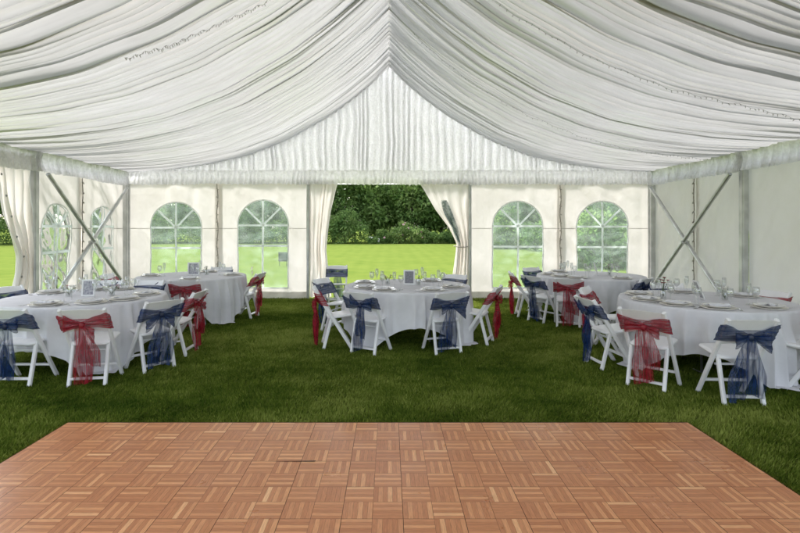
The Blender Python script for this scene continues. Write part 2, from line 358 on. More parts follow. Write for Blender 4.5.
half = np.concatenate([np.linspace(0, .3, 6)[:-1], np.linspace(.3, 6.05, 60)])
LX = np.concatenate([-half[::-1][:-1], half]); m = len(LX)
def lining_rows():
    """per row: base y, width, phase, overlap, depth, pleat number; every pleat hangs as a soft belly between two pinched folds"""
    rows = []; y = 11.37; pid = 0; r = random.Random(4)
    while y > -.75:
        fine = y > 3.0; q = r.random()
        wv = (r.uniform(.035, .065) if q < .22 else r.uniform(.07, .14) if q < .70 else r.uniform(.14, .30)) * (1 if fine else 2.2)
        ov = r.choice((r.uniform(.05, .2), r.uniform(.22, .50), r.uniform(.25, .55))); amp = wv * r.uniform(.50, 1.2); nsub = 12 if fine else 7
        for k_ in range(nsub): rows.append((y, wv, k_ / nsub, ov, amp, pid))
        y -= wv; pid += 1
    return rows
R = lining_rows(); nrow = len(R)
Vl = np.empty((nrow, m, 3)); sN = np.abs(LX) / 6.03
_cache = {}
def pleat_mod(pid):
    if pid not in _cache: _cache[pid] = .75 + .55 * n1(LX, 100 + pid, 1.9)
    return _cache[pid]
for i, (y, wv, p, ov, amp, pid) in enumerate(R):
    mod = pleat_mod(pid) * (1 - p) + pleat_mod(pid + 1) * p    # a pleat deepens and fades along its run
    gath = .65 + .65 * np.abs(2 * sN - .95) ** 1.5             # gathered at ridge and eave, looser between
    A = np.clip(mod * gath, .12, 1.5)
    yy = y - wv * (p - ov * A * math.sin(2 * PI * p)) + .05 * n2(LX, np.full(m, y), 21, 1.8, .6) + .016 * n2(LX, np.full(m, y), 22, .7, .15)
    zz_ = lz(LX) + amp * A * (1 - abs(math.sin(PI * p)) ** .6) - .03 * (.5 - .5 * np.cos(2 * PI * (y - 8.4) / 3)) * np.sin(PI * sN) + .02 * n2(LX, np.full(m, y), 23, 1.6, .45)
    Vl[i] = np.stack([LX, np.minimum(yy, 11.385), zz_], 1)
lin = link('fabric_lining', fast_mesh('fabric_lining', Vl.reshape(-1, 3), grid_quads(nrow, m), M['lining']))
tag(lin, 'white pleated satin lining draped under the whole marquee roof', 'ceiling lining')

# fairy lights clipped along the lining
def light_string(pts_px, label):
    """pts in (X, Y) on the lining"""
    root = empty('fairy_light_string', (pts_px[0][0], pts_px[0][1], float(lz(pts_px[0][0])) - .05)); tag(root, label, 'string lights', 'fairy light strings under the lining')
    P = np.array(pts_px, float); tt = np.linspace(0, 1, 70); seg = np.linspace(0, 1, len(P))
    xs = np.interp(tt, seg, P[:, 0]); ys = np.interp(tt, seg, P[:, 1]) + .015 * n1(tt * 20, 3)
    pts = [Vector((x, y, float(lz(x)) - .035 + .012 * math.sin(i * 1.3))) - root.location for i, (x, y) in enumerate(zip(xs, ys))]
    b = MB(); b.tube(pts, .0016, 4); b.build('cable', M['wire'], root)
    bl = MB(); bl.lathe([(.001, 0), (.004, -.006), (.0042, -.022), (.001, -.030)], 6); mesh = bl.mesh('bulb', M['bulb'])
    for i in range(1, len(pts)):
        o = link('bulb', mesh, root); o.location = pts[i]; o.rotation_euler = (rnd.uniform(-.7, .7), rnd.uniform(-.7, .7), 0)
light_string([(1.2, 5.70), (2.2, 5.69), (3.2, 5.70), (4.1, 5.72), (5.0, 5.95), (5.8, 6.2)], 'dotted string of fairy lights on the right slope, nearer the dance floor')
light_string([(.35, 8.25), (1.5, 8.45), (3.0, 8.52), (4.5, 8.75), (5.8, 9.0)], 'dotted string of fairy lights on the right slope, farther towards the gable')
light_string([(-1.30, 5.50), (-1.7, 5.42), (-2.1, 5.33), (-2.4, 5.27), (-2.75, 5.2)], 'dotted string of fairy lights on the left slope of the lining')

# ------------------------------------------------------------------ gable drape and valances
def pleat_x(xs, seed, lo, hi):
    """random pleat phase along a line"""
    r = random.Random(seed); brk = [xs.min() - .01]
    while brk[-1] < xs.max() + .2: brk.append(brk[-1] + (r.uniform(lo, hi)))
    brk = np.array(brk); ph = np.interp(xs, brk, np.arange(len(brk))); am = np.array([r.uniform(.35, 1.0) for _ in brk]); return ph, am[np.clip(ph.astype(int), 0, len(am) - 1)]

gxs = np.linspace(-5.98, 5.98, 1250); ph, am = pleat_x(gxs, 3, .07, .20)
rowsz = np.linspace(0, 1, 26); Vg = np.empty((26, len(gxs), 3))
top = np.maximum(lz(gxs) + .06, 2.96)
for i, s in enumerate(rowsz):
    z = 2.88 + (top - 2.88) * s
    wob = n2(gxs, z, 31, .06, .25) * .5
    depth = .085 * am * np.sin(2 * PI * (ph + .22 * n2(gxs, z, 32, .5, .5) + .05 * wob)) * (.55 + .6 * (1 - s)) + .016 * n2(gxs, z, 33, .05, .16) + .02 * n2(gxs, z, 34, .3, .5)
    gather = np.exp(-((z - 2.92) / .05) ** 2)
    Vg[i] = np.stack([gxs + .012 * wob, 11.30 + depth * (1 - .6 * gather) - .012 * gather, z], 1)
tag(link('gable_drape', fast_mesh('gable_drape', Vg.reshape(-1, 3), grid_quads(26, len(gxs)), M['drape'])), 'pleated white voile drape filling the gable triangle above the doorway', 'drape')

def valance(p, q, seed, label, z0=2.90, z1=2.56, inward=(0, -1)):
    p, q = np.array(p, float), np.array(q, float); L = np.linalg.norm(q - p); n = int(L * 105); s = np.linspace(0, L, n)
    ph, am = pleat_x(s, seed, .06, .15); nv = 13; P = np.empty((nv, n, 3)); d = (q - p) / L; inn = np.array(inward, float)
    for i, v in enumerate(np.linspace(0, 1, nv)):
        z = z0 + (z1 - z0) * v + (.028 * np.abs(np.sin(PI * ph)) + .018 * n1(s, seed + 7, .5)) * v + .01 * n1(s, seed + 9, .09) * (1 - v)
        out = (.030 + .075 * v) * am * (.5 + .5 * np.sin(2 * PI * (ph + .25 * n2(s, z, seed, .3, .15)))) + .014 * n2(s, z, seed + 1, .05, .10) + .030 * math.sin(PI * min(1, v * 2.2)) * (v < .45) + .02 * v
        xy = p[None] + d[None] * (s + .01 * n2(s, z, seed + 2, .05, .08))[:, None] + inn[None] * out[:, None]
        P[i] = np.column_stack([xy, z])
    o = link('ruffled_valance', fast_mesh('ruffled_valance', P.reshape(-1, 3), grid_quads(nv, n), M['valance'])); tag(o, label, 'valance', 'ruffled valances along the eaves')
valance((-6, 11.27), (6, 11.27), 50, 'white ruffled valance running across the back wall above the doorway')
YB = [-.6, 2.4, 5.4, 8.4, 11.4]
SIDE = {3: ('beside the gable end', 2.56), 2: ('in the second bay from the gable', 2.56), 1: ('in the third bay from the gable', 2.56)}
for i in (3, 2, 1):
    for sx, nm in ((1, 'right'), (-1, 'left')):
        ya, yb = YB[i] - .07, (YB[i + 1] + .07 if i < 3 else 11.25)
        valance((sx * 5.93, ya), (sx * 5.93, yb), 60 + i * 3 + sx, f'white ruffled valance along the {nm} eave {SIDE[i][0]}', 2.95 if sx > 0 else 2.94, 2.54, (-sx, 0))

# ------------------------------------------------------------------ marquee frame
fr = empty('marquee_frame', (0, WALL, 0)); tag(fr, 'aluminium marquee frame of posts and crossed braces around the lawn', 'marquee frame')
def fpart(name, mb, mat): 
    o = mb.build(name, mat, fr, False); o.matrix_parent_inverse = Matrix.Translation((0, -WALL, 0)); return o
for sx in (-1, 1):
    for y in YB:
        b = MB(); w_ = .115 if y > 11 else .12
        b.beam((sx * 5.96, y - (.07 if y > 11 else 0), 0), (sx * 5.96, y - (.07 if y > 11 else 0), 2.84), .10, w_, up=(0, 1, 0), ch=.12)
        b.beam((sx * 5.96 - .055 * sx, y - .02, 0), (sx * 5.96 - .055 * sx, y - .02, 2.8), .012, .05, up=(0, 1, 0), ch=.2); fpart('leg', b, M['alu'])
        p = MB(); p.beam((sx * 5.96, y, .002), (sx * 5.96, y, .014), .26, .3, up=(0, 1, 0), ch=.05); fpart('base_plate', p, M['alu'])
    b = MB(); b.beam((sx * 6.12, -.6, 2.96), (sx * 6.12, 11.4, 2.96), .08, .10); fpart('eave_rail', b, M['alu'])
    xx = sx * 5.86
    b = MB(); b.tube([(xx, 11.2, 2.50), (xx, 8.48, .12)], .036, 10); fpart('brace', b, M['alu'])
    b = MB(); b.tube([(xx - sx * .062, 8.50, 2.52), (xx - sx * .062, 11.2, .14)], .036, 10); fpart('brace', b, M['alu'])
    b = MB(); b.beam((xx - sx * .115, 9.84, 1.32), (xx + sx * .04, 9.84, 1.32), .05, .05); fpart('brace_clamp', b, M['alu'])
for x in (-1.83, 1.83):
    b = MB(); b.tube([(x, 11.30, 0), (x, 11.30, 2.62)], .036, 12); b.beam((x, 11.36, 0.05), (x, 11.36, 2.9), .03, .06, up=(0, 1, 0)); fpart('upright', b, M['alu'])

# ------------------------------------------------------------------ wall panels
def arch_loop(cx, hw, zb, zs, n):
    """closed outline of an arched window, n points, starting at the bottom centre and going round"""
    pts = []; seg = [(cx, zb), (cx + hw, zb), (cx + hw, zs)] + [(cx + hw * math.cos(a), zs + hw * math.sin(a)) for a in np.linspace(0, PI, 33)[1:-1]] + [(cx - hw, zs), (cx - hw, zb), (cx, zb)]
    seg = np.array(seg); d = np.concatenate([[0], np.cumsum(np.linalg.norm(np.diff(seg, axis=0), axis=1))]); t = np.linspace(0, d[-1], n + 1)[:-1]
    # keep the two lower corners sharp
    for c in (d[1], d[-2]): t[np.argmin(np.abs(t - c))] = c
    return np.stack([np.interp(t, d, seg[:, 0]), np.interp(t, d, seg[:, 1])], 1)

def rect_hit(cx, cz, px, pz, a0, a1, z0, z1):
    dx, dz = px - cx, pz - cz; k = 1e9
    if dx > 1e-9: k = min(k, (a1 - cx) / dx)
    if dx < -1e-9: k = min(k, (a0 - cx) / dx)
    if dz > 1e-9: k = min(k, (z1 - cz) / dz)
    if dz < -1e-9: k = min(k, (z0 - cz) / dz)
    return cx + dx * k, cz + dz * k

def wall_panel(axis, at, a0, a1, label, window=None, seed=0, inn=-1, z1=2.66, skirt=True, fold=1.59):
    """axis 'y': wall in the plane y=at, running along x from a0 to a1; axis 'x': plane x=at running along y. inn: sign of the inward direction"""
    mid = (a0 + a1) / 2
    root = empty('canvas_sidewall', (mid, at, 0) if axis == 'y' else (at, mid, 0)); tag(root, label, 'marquee wall', 'canvas wall panels of the marquee')
    def bulge(a, z):
        e = np.clip(np.minimum(a - a0, a1 - a) / .25, 0, 1)
        return (.030 * n2(a, z, seed + 3, .16, 3.0) + .045 * n2(a + .5 * z, z - .35 * a, seed, .5, 1.5) + .022 * n2(a + .8 * z, z - .8 * a, seed + 1, .18, .9) + .010 * n2(a + z, z - a, seed + 2, .10, .6)) * (.25 + .75 * e)
    def loc(a, z, off=0):
        a, z = np.asarray(a, float), np.asarray(z, float); o = bulge(a, z) + off * inn
        return np.stack([a - mid, o, z], -1) if axis == 'y' else np.stack([o, a - mid, z], -1)
    b = MB(); zb0 = .03
    if window:
        cx, hw, zb, zs = window; n = 120; L = arch_loop(cx, hw, zb, zs, n); cz = (zb + zs) / 2 + .1
        O = np.array([rect_hit(cx, cz, p[0], p[1], a0, a1, zb0, z1) for p in L])
        for c in ((a0, zb0), (a1, zb0), (a0, z1), (a1, z1)):
            O[np.argmin(np.sum((O - np.array(c)) ** 2, 1))] = c
        K = np.linspace(0, 1, 14)[:, None, None]; G = L[None] * (1 - K) + O[None] * K
        b.grid(loc(G[..., 0], G[..., 1]), closed=True)
    else:
        A, Z = np.meshgrid(np.linspace(a0, a1, int((a1 - a0) * 22)), np.linspace(zb0, z1, 50), indexing='ij'); b.grid(loc(A, Z))
    b.build('canvas', M['wall'], root)
    # welded horizontal seam, and the lacing edge
    def strip(name, pts, wdt, mat, off, up=True):
        pts = np.array(pts); s = MB()
        dirv = np.array([0, wdt / 2]) if up else np.array([wdt / 2, 0])
        P = np.stack([loc((pts + dirv)[:, 0], (pts + dirv)[:, 1], off), loc((pts - dirv)[:, 0], (pts - dirv)[:, 1], off)]); s.grid(P); return s
    s = MB()
    if fold:
        runs = [(a0, a1)] if not window else [(a0, window[0] - window[1] - .02), (window[0] + window[1] + .02, a1)]
        for r0, r1 in runs:
            if r1 - r0 > .03:
                q = strip('', [(a, fold) for a in np.linspace(r0, r1, 24)], .014, None, .006); s.add(q.v, q.f)
        s.build('seam', M['seam'], root)
    if window:
        cx, hw, zb, zs = window
        n = 40; rr = np.linspace(0, 1, 16)[:, None, None]; L = arch_loop(cx, hw + .012, zb - .012, zs, 96); Cn = np.array([cx, (zb + zs) / 2])
        G = Cn[None, None] * (1 - rr) + L[None] * rr; A, Z = G[..., 0], G[..., 1]
        P = loc(A, Z, -.006); cr = .020 * n2(A + .7 * Z, Z - .5 * A, seed + 9, .22, .4) + .010 * n2(A - .9 * Z, Z, seed + 10, .1, .25); cr = cr * np.clip((1 - rr[..., 0]) * 5, 0, 1) * (1 if axis == 'y' else .35)
        if axis == 'y': P[..., 1] += cr
        else: P[..., 0] += cr
        w_ = MB(); w_.grid(P, closed=True); pane = w_.build('window', M['pane'], root)
        s = MB()
        def bar(p, q, wdt=.044):
            p, q = np.array(p), np.array(q); d = (q - p) / np.linalg.norm(q - p); nn = np.array([-d[1], d[0]]) * wdt / 2; tt = np.linspace(0, 1, 20)[:, None]; pp = p + (q - p) * tt
            P = np.stack([loc((pp + nn)[:, 0], (pp + nn)[:, 1], .022), loc((pp - nn)[:, 0], (pp - nn)[:, 1], .022)]); s.grid(P)
        bar((cx, zb), (cx, zs + hw)); bar((cx - hw, zs), (cx + hw, zs)); bar((cx - hw, zs - .465), (cx + hw, zs - .465))
        c45 = math.cos(PI / 4) * hw
        bar((cx, zs), (cx + c45, zs + c45), .044); bar((cx, zs), (cx - c45, zs + c45), .044)
        s.build('bars', M['bar'], pane)
        L2 = arch_loop(cx, hw + .018, zb - .018, zs, 120); L1 = arch_loop(cx, hw - .012, zb + .012, zs, 120)
        s = MB(); s.grid(np.stack([loc(L1[:, 0], L1[:, 1], .010), loc(L2[:, 0], L2[:, 1], .010)]), closed=True); s.build('rim', M['bar'], pane)
    if skirt:
        aa = np.linspace(a0, a1, 60); P = np.stack([loc(aa, np.full(60, .15), .012), loc(aa, np.full(60, .05), .03 + .02 * n1(aa, seed + 4, .2)), loc(aa, np.full(60, .012), .11 + .035 * n1(aa, seed + 5, .15))])
        s = MB(); s.grid(P); s.build('ground_skirt', M['skirt'], root)
    return root

ZS, ZB = 1.61, .24
wall_panel('y', WALL, -6.0, -3.903, 'cream back wall panel with arched window next to the left corner post', (-4.86, .575, ZB, ZS), 200)
wall_panel('y', WALL, -3.897, -1.85, 'cream back wall panel with arched window just left of the doorway', (-2.87, .575, ZB, ZS + .05), 210)
wall_panel('y', WALL, 1.85, 3.897, 'cream back wall panel with arched window just right of the doorway', (2.93, .565, ZB, ZS + .03), 220)
wall_panel('y', WALL, 3.903, 6.0, 'cream back wall panel with arched window next to the right corner post', (4.86, .575, ZB, ZS + .02), 230)
wall_panel('x', -6.03, 9.793, 11.42, 'left side wall panel with arched window beside the gable corner', (10.52, .42, ZB, ZS + .02), 240, inn=1)
wall_panel('x', -6.03, 8.45, 9.787, 'left side wall panel with arched window beside the gathered curtain', (9.03, .40, ZB, ZS + .02), 250, inn=1)
wall_panel('x', 6.03, 9.843, 11.42, 'plain windowless right wall panel beside the gable corner', None, 260, inn=-1, fold=None)
wall_panel('x', 6.03, 8.45, 9.837, 'plain windowless right wall panel behind the near brace end', None, 270, inn=-1, fold=None)
wall_panel('x', 6.03, 5.45, 8.38, 'wide plain right wall panel behind the near right table', None, 280, inn=-1, fold=None)
wall_panel('x', 6.03, 2.45, 5.38, 'plain right wall panel beside the dance floor', None, 290, inn=-1, fold=None)

# lacing lines where two panels meet
def lacing(axis, at, a, label, inn):
    b = MB(); r = random.Random(int(a * 100)); root = empty('panel_lacing', (a, at, 0) if axis == 'y' else (at, a, 0)); tag(root, label, 'lacing', 'rope lacings between wall panels')
    L = lambda x, d, z: (x, d * inn, z) if axis == 'y' else (d * inn, x, z)
    b.tube([L(.012 * math.sin(z * 9), .03, z) for z in np.linspace(.06, 2.6, 40)], .009, 6); b.build('cord', M['cord'], root)
    b = MB(); b.grid(np.array([[L(q, -.035, z) for z in np.linspace(.03, 2.64, 12)] for q in (-.09, 0, .09)])); b.build('flap', M['wall'], root)
    for z in np.arange(.2, 2.6, .19):
        k = MB(); k.beam(L(-.022, .045, z + .02), L(.022, .045, z - .015), .02, .018); k.build('loop', M['seam'], root)
lacing('y', WALL, -3.9, 'dark vertical lacing between the two left back wall panels', -1)
lacing('y', WALL, 3.9, 'dark vertical lacing between the two right back wall panels', -1)
lacing('x', 6.03, 9.84, 'dark vertical lacing behind the crossed braces on the right wall', -1)
lacing('x', -6.03, 9.79, 'brown vertical lacing behind the crossed braces on the left wall', 1)

# gable end canvas above the walls
b = MB(); aa = np.linspace(-6, 6, 61); kk = np.linspace(0, 1, 8)[:, None]; tp = 2.92 + (5.45 - 2.92) * (1 - np.abs(aa) / 6)
P = np.stack([np.broadcast_to(aa, (8, 61)), np.full((8, 61), 11.47), 2.60 + (tp - 2.60)[None] * kk], -1); b.grid(P)
tag(b.build('gable_canvas', M['gable']), 'white triangular canvas closing the gable behind the voile drape', 'canvas')

# ------------------------------------------------------------------ gathered door and side curtains
def curtain(label, axis, at, outer, inner_fn, seed, z0, z1, nf, inn, patch=None, amp=.06):
    """fabric between the fixed outer edge and a swept inner edge, folded nf times"""
    n, mz = 120, 60; zs = np.linspace(z0, z1, mz); s = np.linspace(0, 1, n); P = np.empty((mz, n, 3))
    for i, z in enumerate(zs):
        e = inner_fn(z); a = outer + (e - outer) * s; tight = max(0, 1 - abs(e - outer) / 1.0)
        d = amp * (.5 + .7 * tight) * np.sin(2 * PI * (nf * s + .35 * n1(np.array([z * 1.1]), seed, 1)[0] + .5 * n1(s, seed + 1, .22))) + .02 * n2(s, np.full(n, z), seed + 2, .12, .3)
        a = a + .018 * np.sin(4 * PI * (nf * s) + z * 2) * tight
        P[i] = np.stack([a, at + inn * (.05 + d), np.full(n, z) + 0 * s], 1) if axis == 'y' else np.stack([at + inn * (.05 + d), a, np.full(n, z)], 1)
    root = link('gathered_curtain', fast_mesh('gathered_curtain', P.reshape(-1, 3), grid_quads(mz, n), M['wall'])); tag(root, label, 'curtain')
    return root, P, zs
def inner_left(z): return float(np.interp(z, [.0, .3, 1.1, 1.5, 2.0, 2.6, 2.9], [-1.30, -1.34, -1.42, -1.38, -1.30, -1.16, -1.1]))
curtain('cream wall curtain gathered narrow at the left of the doorway', 'y', 11.36, -1.80, inner_left, 71, .04, 2.67, 4, -1, amp=.05)
def inner_right(z): return float(np.interp(z, [.0, .5, .95, 1.25, 1.6, 2.0, 2.6, 2.9], [1.40, 1.44, 1.50, 1.52, 1.36, 1.06, .70, .60]))
cur, P, zs = curtain('cream wall curtain swept aside and tied at the right of the doorway', 'y', 11.36, 1.80, inner_right, 77, .04, 2.67, 5, -1, amp=.05)
# the bunched vinyl window showing in its folds
sub = P[26:50, 62:100].copy(); sub[..., 1] -= .007
mz_, ns_ = sub.shape[:2]; keep = []
for i in range(mz_ - 1):
    for j in range(ns_ - 1):
        u, v = (j + .5) / ns_ * 2 - 1, (i + .5) / mz_ * 2 - 1
        if (u - .55 * -v * .6) ** 2 / .85 + v ** 2 < 1: keep.append((i * ns_ + j, i * ns_ + j + 1, (i + 1) * ns_ + j + 1, (i + 1) * ns_ + j))
crease = pbr('creased_vinyl', (.26, .34, .33), (.80, .84, .84), rough=.12, scale=13)
link('window_fold', fast_mesh('window_fold', sub.reshape(-1, 3), np.array(keep), crease), cur)
b = MB(); b.tube([(1.46, 11.27, 1.20), (1.56, 11.22, 1.17), (1.70, 11.24, 1.17), (1.83, 11.28, 1.19)], .012, 6); b.build('tie', M['seam'], cur)
def inner_side(z): return float(np.interp(z, [.0, .4, .9, 1.15, 1.5, 2.1, 2.6, 2.9], [7.86, 7.80, 7.95, 7.97, 7.80, 7.60, 7.45, 7.4]))
cur2, P2, _ = curtain('white side wall curtain gathered against the left post beside the open bay', 'x', -6.0, 8.33, inner_side, 83, .05, 2.8, 4, 1, amp=.06)
for z in np.arange(.5, 2.6, .32):
    b = MB(); e = inner_side(z); b.lathe([(.0, .006), (.014, .006), (.020, 0), (.014, -.006)], 10)
    o = b.build('eyelet', M['alu_dark'], cur2); o.location = (-5.90, e + .11, float(z)); o.rotation_euler = (0, PI / 2, 0)

# ------------------------------------------------------------------ chair
YBK = lambda z: .22 - .49 * z / .79
def make_chair():
    root = empty('folding_chair')
    def P(x, z, dy=0): return (x, YBK(z) + dy, z)
    for sx in (-1, 1):
        b = MB(); b.beam(P(sx * .205, 0.0), P(sx * .205, .795), .032, .044, up=(0, 1, 0)); b.build('leg', M['resin'], root, False)
        b = MB(); b.beam((sx * .170, -.155, 0), (sx * .168, -.045, .43), .034, .040, up=(0, 1, 0)); b.build('leg', M['resin'], root, False)
    # seat: padded slab with rounded rim
    b = MB(); n = 10; pr = [(.0, .448), (.8, .450), (.95, .446), (1.0, .436), (1.0, .424), (.93, .414), (.0, .414)]
    A = np.linspace(0, 2 * PI, 40, endpoint=False); P_ = []
    for s, z in pr:
        c, d = np.cos(A), np.sin(A); e = .28; P_.append(np.stack([.183 * s * np.sign(c) * np.abs(c) ** e, .09 + .195 * s * np.sign(d) * np.abs(d) ** e, z + .02 * (np.sign(d) * np.abs(d) ** e) * s], 1))
    b.grid(np.array(P_), closed=True); b.build('seat', M['resin'], root)
    # two back slats, the upper one bowed at its lower edge
    def slat(name, zl, zh, arch_l, arch_h, w=.200):
        b = MB(); xs = np.linspace(-w, w, 17); q = 1 - (xs / w) ** 2; R_ = []
        for zz, sgn in ((zl, 1), (zh, 1), (zh, -1), (zl, -1), (zl, 1)):
            z = zz + (arch_l if zz == zl else arch_h) * q; R_.append(np.stack([xs, YBK(z) + sgn * .010 - .022 * q, z], 1))
        b.grid(np.array(R_)); b.build(name, M['resin'], root, False)
    slat('back_slat', .680, .785, .018, .010); slat('back_slat', .545, .625, .02, .03)
    for y0, z, x in ((-.155 + .11 * .075 / .43, .075, .158), (YBK(.15), .15, .192)):
        b = MB(); b.beam((-x, y0, z), (x, y0, z), .042, .022); b.build('rung', M['resin'], root, False)
    b = MB(); b.beam((-.158, YBK(.33), .33), (.158, YBK(.33), .33), .026, .018); b.build('rung', M['resin'], root, False)
    return root

# ------------------------------------------------------------------ sash
def make_sash(colour, var):
    r = random.Random(900 + var * 13 + (5 if colour == 'red' else 0)); mat, kn = M[colour], M[colour + '_knot']; root = empty('chair_sash')
    side = r.choice((-1, 1)); kx = r.uniform(-.03, .03); kz = .632 + r.uniform(-.012, .012); ky = YBK(kz) - .066
    # band: round the front, both sides and gathered to the knot at the rear
    b = MB(); u = np.linspace(-1, 1, 61); v = np.linspace(-1, 1, 15)
    hh = np.abs(u - kx / .23) ** .68 * .064 + .020; U, Vv_ = np.meshgrid(u, v, indexing='ij'); H = hh[:, None] * np.ones_like(Vv_)
    zc = .642 + .022 * np.abs(U) + .012 * np.sin(2.2 * U + var); Z = zc + H * Vv_ * (1 + .07 * n2(U, Vv_, 40 + var, .25, .5)); Xb = U * .231
    gat = np.exp(-np.abs(U) * 2.2); Yb = YBK(Z) - .038 - .030 * gat + .010 * np.sin(Vv_ * (9 + var) + 2 * U) * (.4 + gat) - .006 * n2(U, Vv_, 50 + var, .12, .3)
    front = np.stack([Xb, YBK(.648 + .080 * Vv_ * 1.0) + .040 + .005 * np.sin(Vv_ * 8 + 3 * U), .648 + .080 * Vv_ + .006 * np.sin(3 * U + var)], -1)[::-1]
    rear = np.stack([Xb, Yb, Z], -1); b.grid(np.concatenate([rear, front, rear[:1]])); b.build('band', mat, root)
    # knot
    b = MB(); A = np.linspace(0, 2 * PI, 18, endpoint=False); Pk = []
    for th in np.linspace(0, PI, 10):
        rr = math.sin(th); Pk.append(np.stack([kx + .030 * rr * np.cos(A), ky - .005 + .024 * rr * np.sin(A) * (1 + .2 * np.sin(4 * A)), np.full(18, kz + .036 * math.cos(th))], 1))
    b.grid(np.array(Pk), closed=True); b.build('knot', kn, root)
    # two bow loops
    for sx in (-1, 1):
        ln = r.uniform(.12, .19); drp = r.uniform(-.03, .06) if r.random() < .45 else r.uniform(.05, .12) if r.random() < .6 else r.uniform(-.09, -.04); wd = r.uniform(.045, .070); s = np.linspace(0, 1, 30); vv = np.linspace(-1, 1, 9); Sg, Vg_ = np.meshgrid(s, vv, indexing='ij')
        o = np.sin(PI * Sg) ** .8; Xl = kx + sx * ln * o; Yl = ky - .012 - .036 * np.sin(2 * PI * Sg) * .7 - .02 * o + .006 * np.sin(Vg_ * 7 + 4 * Sg)
        Zl = kz + .006 - drp * o + (.010 + wd * o) * Vg_ * (1 + .15 * np.sin(5 * Sg + var)); b = MB(); b.grid(np.stack([Xl, Yl, Zl], -1)); b.build('bow_loop', mat, root)
    # two tails
    for k_, sx in enumerate((-1, 1)):
        ln = (r.uniform(.50, .60) if k_ == 0 else r.uniform(.36, .58)); w0, w1 = .022, r.uniform(.070, .105); sw = r.uniform(-.02, .05) * sx; s = np.linspace(0, 1, 34); vv = np.linspace(-1, 1, 17); Sg, Vg_ = np.meshgrid(s, vv, indexing='ij')
        wd = w0 + (w1 - w0) * np.minimum(1, Sg * 1.7) ** .8; cxl = kx + sx * .020 + sw * Sg + .018 * np.sin(3 * Sg + r.uniform(0, 6)) + side * .02 * Sg
        Xl = cxl + wd * Vg_ + .006 * np.sin(Sg * 9 + Vg_ * 2); f = r.uniform(5, 8)
        Yl = ky - .018 - .012 * k_ + .024 * np.minimum(1, Sg * 2) * np.sin(Vg_ * f + 2 * Sg + k_) + .030 * Sg + .015 * np.sin(4 * Sg + k_ * 2)
        Zl = np.maximum(kz - .01 - ln * Sg - .03 * Vg_ * Sg * sx, .045); b = MB(); b.grid(np.stack([Xl, Yl, Zl], -1)); b.build('tail', M[colour + '_tail'], root)
    return root

SASH = {}
PLATE = {}
# ------------------------------------------------------------------ tables
TABLES = {
    'NL': ('near left table', -3.76, 6.2, .90, math.radians(-93)),
    'NR': ('near right table', 3.72, 5.92, .90, math.radians(-123)),
    'CT': ('centre table', .27, 7.4, .90, math.radians(186)),
    'FL': ('far left table', -3.5, 8.9, .90, math.radians(-83)),
    'FR': ('far right table', 3.62, 9.0, .90, math.radians(15)),
}
TZ = .752
def make_table():
    root = empty('round_table'); b = MB(); b.lathe([(.0, .747), (.89, .747), (.895, .742), (.895, .725), (.885, .720), (0, .720)], 64); b.build('tabletop', M['table'], root, False)
    for sx in (-1, 1):
        for sy in (-1, 1):
            l = MB(); l.tube([(sx * .30, sy * .45, .72), (sx * .30, sy * .45, .02), (sx * .30, sy * .30, .012)], .013, 8); l.build('leg', M['alu_dark'], root)
    return root
def cloth_mesh(seed, rot):
    """square cloth over a round top: short at the sides, its four corners reaching the grass"""
    n, HS, r0 = 420, 1.36, .902; A = np.linspace(0, 2 * PI, n, endpoint=False); q = A - rot
    R_ = HS / np.maximum(np.abs(np.cos(q)), np.abs(np.sin(q))); L = np.minimum(R_, 1.80) - r0
    corner = np.exp(-((((q - PI / 4) % (PI / 2) + PI / 4) % (PI / 2) - PI / 4) / .24) ** 2)
    rr = np.random.default_rng(seed); ph = 31 * A + 2.6 * n1(np.cos(A) * 3 + np.sin(A) * 4, seed, .5) + 1.2 * np.sin(3 * A + seed); fo = .5 + .5 * np.sin(ph); am = .55 + .45 * n1(np.sin(A) * 5 + np.cos(A) * 2.3, seed + 3, .6)
    rows = []
    for s in (0, .25, .5, .75, .93, .99):
        rows.append(np.stack([r0 * s * np.cos(A), r0 * s * np.sin(A), TZ + .0012 * n2(np.cos(A) * s, np.sin(A) * s, seed + 5, .25, .25)], 1))
    for tt in np.linspace(0, 1, 34)[0:]:
        d = tt * L; hang = np.minimum(d, TZ - .012); pool = np.maximum(d - (TZ - .012), 0)
        k_ = np.clip(hang / .30, 0, 1)
        r = r0 + .008 + .020 * np.clip(hang / .02, 0, 1) * .4 + k_ * (.008 + .085 * fo * am) + .05 * corner * k_ * (hang / .74) + pool * .75 + .006 * n2(A * 3, np.full(n, tt), seed + 6, .2, .2)
        an = A + .018 * k_ * np.cos(ph) * am
        rows.append(np.stack([r * np.cos(an), r * np.sin(an), TZ - np.where(hang < .012, hang * .5, hang - .006) + np.where(pool > 0, .014 + .010 * np.abs(np.sin(ph * .5)), 0)], 1))
    P = np.array(rows); me = MB(); me.grid(P, closed=True); return me.mesh('tablecloth', M['linen'])
tproto = None
for key, (nm, x, y, r0, rot) in TABLES.items():
    o = make_table() if tproto is None else copy_tree(tproto); tproto = tproto or o
    o.location = (x, y, 0); tag(o, f'round folding table under the white cloth of the {nm}', 'table', 'round tables in the marquee')
    c = link('tablecloth', cloth_mesh(len(nm) * 7 + int(abs(x) * 10), rot)); c.location = (x, y, 0)
    tag(c, f'white square tablecloth draped over the {nm}', 'tablecloth', 'white tablecloths')

